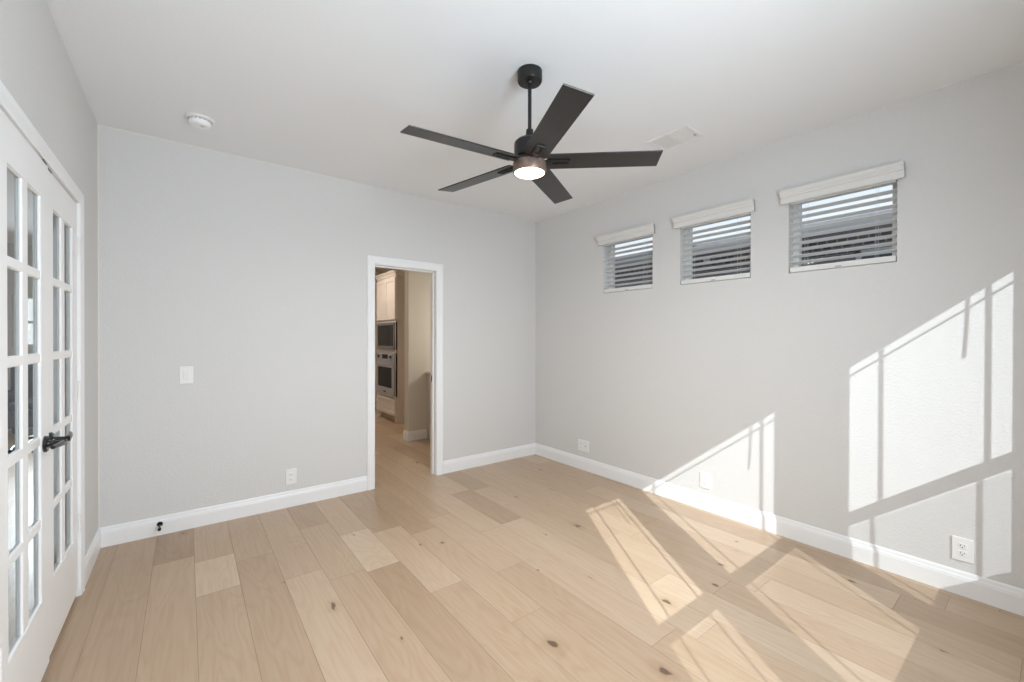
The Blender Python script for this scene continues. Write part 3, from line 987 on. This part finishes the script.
ov = tag(empty('wall_oven', (TX, YM, 0.43)), 'stainless wall oven with black glass door below the microwave', 'oven')
def ol(root, m_, name, material, parent=None, smooth=False):
    o = m_.build(name, material, parent or root, smooth)
    if parent is None: o.location = -Vector(root.location)
    return o
ya, yb = TY0 + 0.045, TY1 - 0.045
ol(ov, MB().box(TX - 0.004, ya, 0.430, TX + 0.55, yb, 1.130), 'body', STEEL)
od = ol(ov, MB().box(TX - 0.030, ya, 0.432, TX - 0.004, yb, 0.990, bevel=0.004), 'door', STEEL)
ol(ov, MB().box(TX - 0.033, ya + 0.075, 0.560, TX - 0.029, yb - 0.075, 0.890, bevel=0.0015), 'door_window', OVGLASS, od)
h = MB().tube([(TX - 0.075, ya + 0.04, 0.945), (TX - 0.075, yb - 0.04, 0.945)], 0.011, 14)
for q in (ya + 0.07, yb - 0.07): h.tube([(TX - 0.028, q, 0.945), (TX - 0.075, q, 0.945)], 0.008, 10)
ol(ov, h, 'handle', STEEL, od, smooth=True)
ol(ov, MB().box(TX - 0.0312, YM - 0.055, 0.475, TX - 0.0298, YM + 0.055, 0.497), 'badge', OVGLASS, od)
cp = ol(ov, MB().box(TX - 0.026, ya, 0.998, TX - 0.004, yb, 1.128, bevel=0.003), 'control_panel', STEEL)
ol(ov, MB().box(TX - 0.028, YM - 0.13, 1.030, TX - 0.0255, YM + 0.13, 1.100), 'display', OVGLASS, cp)
for q in (ya + 0.11, yb - 0.11):
    ol(ov, MB().lathe([(0.0, 0), (0.026, 0), (0.024, 0.024), (0.0, 0.026)], 20, Matrix.Translation((TX - 0.026, q, 1.064)) @ Matrix.Rotation(-math.pi / 2, 4, 'Y')), 'knob', BLACK, cp, smooth=True)

mw = tag(empty('microwave', (TX, YM, 1.182)), 'built-in stainless microwave with dark door above the wall oven', 'microwave')
ol(mw, MB().box(TX - 0.004, ya, 1.183, TX + 0.45, yb, 1.630), 'body', STEEL)
tk = MB()
tk.box(TX - 0.022, ya, 1.183, TX - 0.004, yb, 1.243, bevel=0.002); tk.box(TX - 0.022, ya, 1.585, TX - 0.004, yb, 1.630, bevel=0.002)
tk.box(TX - 0.022, ya, 1.243, TX - 0.004, ya + 0.045, 1.585, bevel=0.002); tk.box(TX - 0.022, yb - 0.045, 1.243, TX - 0.004, yb, 1.585, bevel=0.002)
ol(mw, tk, 'trim_kit', mat('microwave_trim', (0.20, 0.20, 0.22), 0.35, metal=0.4))
md = ol(mw, MB().box(TX - 0.026, ya + 0.050, 1.248, TX - 0.004, yb - 0.050, 1.580, bevel=0.003), 'door', OVGLASS)
ol(mw, MB().box(TX - 0.030, ya + 0.052, 1.255, TX - 0.0255, ya + 0.150, 1.572), 'control_panel', mat('microwave_panel', (0.035, 0.035, 0.04), 0.25, spec=0.2), md)
ol(mw, MB().box(TX - 0.0275, ya + 0.21, 1.30, TX - 0.0255, yb - 0.10, 1.53), 'door_window', mat('microwave_window', (0.015, 0.015, 0.018), 0.12, spec=0.15), md)

# base cabinet with a countertop against the middle wall
bc = tag(empty('base_cabinet', (3.0, 4.95, 0)), 'painted base cabinet half hidden behind the right jamb of the doorway', 'cabinet')
def bl_(m_, name, material):
    o = m_.build(name, material, bc); o.location = -Vector(bc.location); return o
bl_(MB().box(2.622, 4.72, 0.10, 3.40, WY - 0.001, 0.876), 'body', CAB)
bl_(MB().box(2.622, 4.79, 0.0, 3.40, WY - 0.016, 0.10), 'toe_kick', CAB)
for k in range(2):
    xa = 2.626 + k * 0.387
    m = MB()
    f_ = 0.055; za, zb_ = 0.115, 0.870
    m.box(xa, 4.70, za, xa + f_, 4.72, zb_); m.box(xa + 0.381 - f_, 4.70, za, xa + 0.381, 4.72, zb_)
    m.box(xa + f_, 4.70, za, xa + 0.381 - f_, 4.72, za + f_); m.box(xa + f_, 4.70, zb_ - f_, xa + 0.381 - f_, 4.72, zb_)
    m.box(xa + f_, 4.71, za + f_, xa + 0.381 - f_, 4.72, zb_ - f_)
    d = bl_(m, 'door', CAB)
    MB().tube([(xa + 0.03, 4.672, 0.70), (xa + 0.03, 4.672, 0.82)], 0.006, 10).build('pull', BLACK, d, smooth=True)
ct = MB().box(2.580, 4.675, 0.8775, 3.418, WY - 0.001, 0.910, bevel=0.004).build('countertop', STONE)
tag(ct, 'pale stone countertop end showing past the right jamb of the doorway', 'countertop')

# unseen recessed downlights, added to light the kitchen
DLM = emit_mat('added_downlight_lit', (1.0, 0.80, 0.58), 8.0)
def added_downlight(x, y, label, power, size=0.12, col=(1.0, 0.80, 0.60)):
    r = tag(empty('added_downlight', (x, y, H)), label, 'ceiling light', 'added kitchen downlights')
    MB().lathe([(0.060, 0.0), (0.085, 0.0), (0.085, -0.004), (0.062, -0.006), (0.060, -0.001)], 32, cap=False).build('trim_ring', PLATE, r, smooth=True)
    MB().lathe([(0.0, -0.0005), (0.061, -0.0005), (0.061, -0.002), (0.0, -0.0025)], 32).build('lens', DLM, r)
    l = bpy.data.lights.new('added_downlight_lamp', 'AREA')
    l.shape = 'DISK'; l.size = size; l.energy = power; l.color = col
    o = bpy.data.objects.new('added_downlight_lamp', l); COL.objects.link(o)
    o.location = (x, y, H - 0.006)
added_downlight(1.85, 6.75, 'unseen ceiling light added in front of the oven cabinet', 19, col=(1.0, 0.87, 0.74))
added_downlight(1.45, 4.75, 'unseen ceiling light added just past the doorway', 0.8)

# ------------------------------------------------------------------ hall beyond the french doors
HXR = XL - 0.115
wall('wall_hall_left', (HX0, -0.65, 0), (0, 1, 0), (-1, 0, 0), HY1 + 0.65, H, 0.115, [], WALL)
wall('wall_hall_right', (HXR, YB, 0), (0, 1, 0), (1, 0, 0), HY1 - YB, H, 0.115, [], WALL)
wall('wall_hall_front', (HX0, -0.65, 0), (1, 0, 0), (0, -1, 0), HXR - HX0, H, 0.115, [], WALL)
HW = [(-2.04, -1.04, 1.22, 2.00)]
wall('wall_hall_back', (HX0 - 0.115, HY1, 0), (1, 0, 0), (0, 1, 0), HXR - HX0 + 0.23, H, 0.15,
     [(a - HX0 + 0.115, b - HX0 + 0.115, c, d) for a, b, c, d in HW], WALL)
struct(MB().box(HX0 - 0.115, -0.765, H, HXR, HY1 + 0.15, H + 0.15).build('ceiling', CEIL))
for i, (a, b, c, d) in enumerate(HW):
    m = MB(); F = 0.045; y_ = HY1 + 0.06
    m.box(a, y_, c, a + F, y_ + 0.06, d); m.box(b - F, y_, c, b, y_ + 0.06, d); m.box(a + F, y_, c, b - F, y_ + 0.06, c + F); m.box(a + F, y_, d - F, b - F, y_ + 0.06, d)
    m.box(a + F, y_, 1.58, b - F, y_ + 0.06, 1.62)
    m.box((a + b) / 2 - 0.012, y_ + 0.02, c + F, (a + b) / 2 + 0.012, y_ + 0.04, d - F)
    w = struct(m.build('window_%d' % (7 + i), VINYL))
    MB().box(a + F, y_ + 0.028, c + F, b - F, y_ + 0.032, d - F).build('glass', GLASS, w)
area('hall_daylight', (-1.54, HY1 - 0.02, 1.61), (0, -1, -0.1), 0.9, 0.7, 30, (0.84, 0.92, 1.0), 100)
ac = tag(empty('armchair', (-1.62, 8.80, 0)), 'dark blue armchair far down the hall behind the glass doors', 'armchair')
BLUE = mat('armchair_fabric', (0.035, 0.055, 0.10), 0.9, bump=0.4, bscale=120)
MB().box(-0.36, -0.36, 0.16, 0.36, 0.30, 0.40, bevel=0.03, seg=3).build('base', BLUE, ac)
MB().box(-0.27, -0.38, 0.401, 0.27, 0.22, 0.50, bevel=0.035, seg=3).build('seat_cushion', BLUE, ac)
MB().box(-0.36, 0.22, 0.30, 0.36, 0.40, 0.98, bevel=0.05, seg=3).build('backrest', BLUE, ac)
for sx in (-1, 1):
    MB().box(min(sx * 0.28, sx * 0.40), -0.37, 0.30, max(sx * 0.28, sx * 0.40), 0.28, 0.63, bevel=0.04, seg=3).build('armrest', BLUE, ac)
    for sy in (-0.30, 0.26):
        MB().tube([(sx * 0.32, sy, 0.17), (sx * 0.335, sy * 1.04, 0.0)], 0.02, 10, taper=[0.024, 0.015]).build('leg', BLACK, ac)
hl = tag(empty('added_hall_light', (-1.9, 6.2, H)), 'unseen round ceiling light added to brighten the hall beyond the glass doors', 'ceiling light')  # out of view, added to brighten the hall
MB().lathe([(0.0, 0.0), (0.17, 0.0), (0.175, -0.012), (0.165, -0.02), (0.0, -0.02)], 36).build('base_plate', PLATE, hl, smooth=True)
MB().lathe([(0.16, -0.02), (0.15, -0.05), (0.10, -0.072), (0.0, -0.08)], 36, cap=False).build('lamp_shade', emit_mat('added_hall_shade', (1.0, 0.93, 0.84), 3.0), hl, smooth=True)
area('added_hall_lamp', (-1.9, 6.2, H - 0.09), (0, 0, -1), 0.3, 0.3, 18, (1.0, 0.95, 0.88))  # light of the added hall fixture

# ------------------------------------------------------------------ outside
struct(MB().box(-14, -16, -0.35, 18, 22, -0.16).build('ground', GROUND))
# unseen upper storey and roof, added to shade the neighbour's wall
struct(MB().box(-4.2, -0.64, H + 0.16, 3.42, 9.8, 6.2).build('added_upper_storey', STUCCO))
t = bmesh.new()
rx0, rx1, ry0, ry1, zr = -4.6, 3.80, -0.95, 10.2, 6.2
V = [t.verts.new(c) for c in ((rx0, ry0, zr), (rx1, ry0, zr), (rx1, ry1, zr), (rx0, ry1, zr), (-0.35, ry0 + 3.6, zr + 2.2), (-0.35, ry1 - 3.6, zr + 2.2))]
for q in ((0, 1, 4), (1, 2, 5, 4), (2, 3, 5), (3, 0, 4, 5), (3, 2, 1, 0)): t.faces.new([V[i] for i in q])
m = MB(); m._add(t)
struct(m.build('roof', ROOF))

nb = tag(empty('neighbour_house', (6.5, 3.0, -0.16)), 'dark brick house next door behind the three small windows', 'house')
def nl(m_, name, material, parent=None):
    o = m_.build(name, material, parent or nb)
    if parent is None: o.location = -Vector(nb.location)
    return o
nl(MB().box(6.5, -9.0, -0.16, 13.0, 14.0, 2.745), 'brick_wall', BRICK)
nl(MB().box(6.13, -9.3, 2.665, 6.52, 14.3, 2.695), 'soffit', SOFFIT)
m = MB().box(6.10, -9.3, 2.600, 6.135, 14.3, 2.785)
nl(m, 'fascia', SOFFIT)
gp = [(0.0, 0.0), (0.07, 0.0), (0.085, 0.03), (0.105, 0.06), (0.115, 0.10), (0.105, 0.115), (0.0, 0.115)]
nl(MB().sweep(gp, '', -9.3, 14.3, lambda o, z, t_: Vector((6.10 - o, t_, 2.660 + z))), 'gutter', GUTTER)
t = bmesh.new()
V = [t.verts.new(c) for c in ((6.08, -9.3, 2.785), (13.4, -9.3, 2.785), (13.4, 14.3, 2.785), (6.08, 14.3, 2.785), (9.7, -5.7, 3.40), (9.7, 10.7, 3.40))]
for q in ((0, 1, 4), (1, 2, 5, 4), (2, 3, 5), (3, 0, 4, 5), (3, 2, 1, 0)): t.faces.new([V[i] for i in q])
m = MB(); m._add(t)
nl(m, 'roof', ROOF)
m = MB()
wy0, wy1, wz0, wz1 = 0.62, 1.53, 1.25, 2.44
m.box(6.44, wy0, wz0, 6.505, wy0 + 0.05, wz1); m.box(6.44, wy1 - 0.05, wz0, 6.505, wy1, wz1)
m.box(6.44, wy0, wz0, 6.505, wy1, wz0 + 0.05); m.box(6.44, wy0, wz1 - 0.05, 6.505, wy1, wz1); m.box(6.44, wy0, 1.90, 6.505, wy1, 1.94)
fw = nl(m, 'window', VINYL)
MB().box(6.47, wy0 + 0.05, wz0 + 0.05, 6.49, wy1 - 0.05, wz1 - 0.05).build('pane', NGLASS, fw)
m = MB()
m.lathe([(0.0, 0), (0.045, 0), (0.045, -0.018), (0.0, -0.022)], 24, Matrix.Translation((6.24, 3.25, 2.664)))
m.tube([(6.24, 3.25, 2.65), (6.22, 3.25, 2.60)], 0.014, 12)
m.lathe([(0.0, 0.05), (0.025, 0.045), (0.035, 0.02), (0.048, -0.05), (0.044, -0.055), (0.0, -0.04)], 24, Matrix.Translation((6.20, 3.25, 2.585)) @ Matrix.Rotation(0.6, 4, 'Y'))
f_ = nl(m, 'floodlight', PLATE)
f_['label'] = 'small white floodlight under the eave'
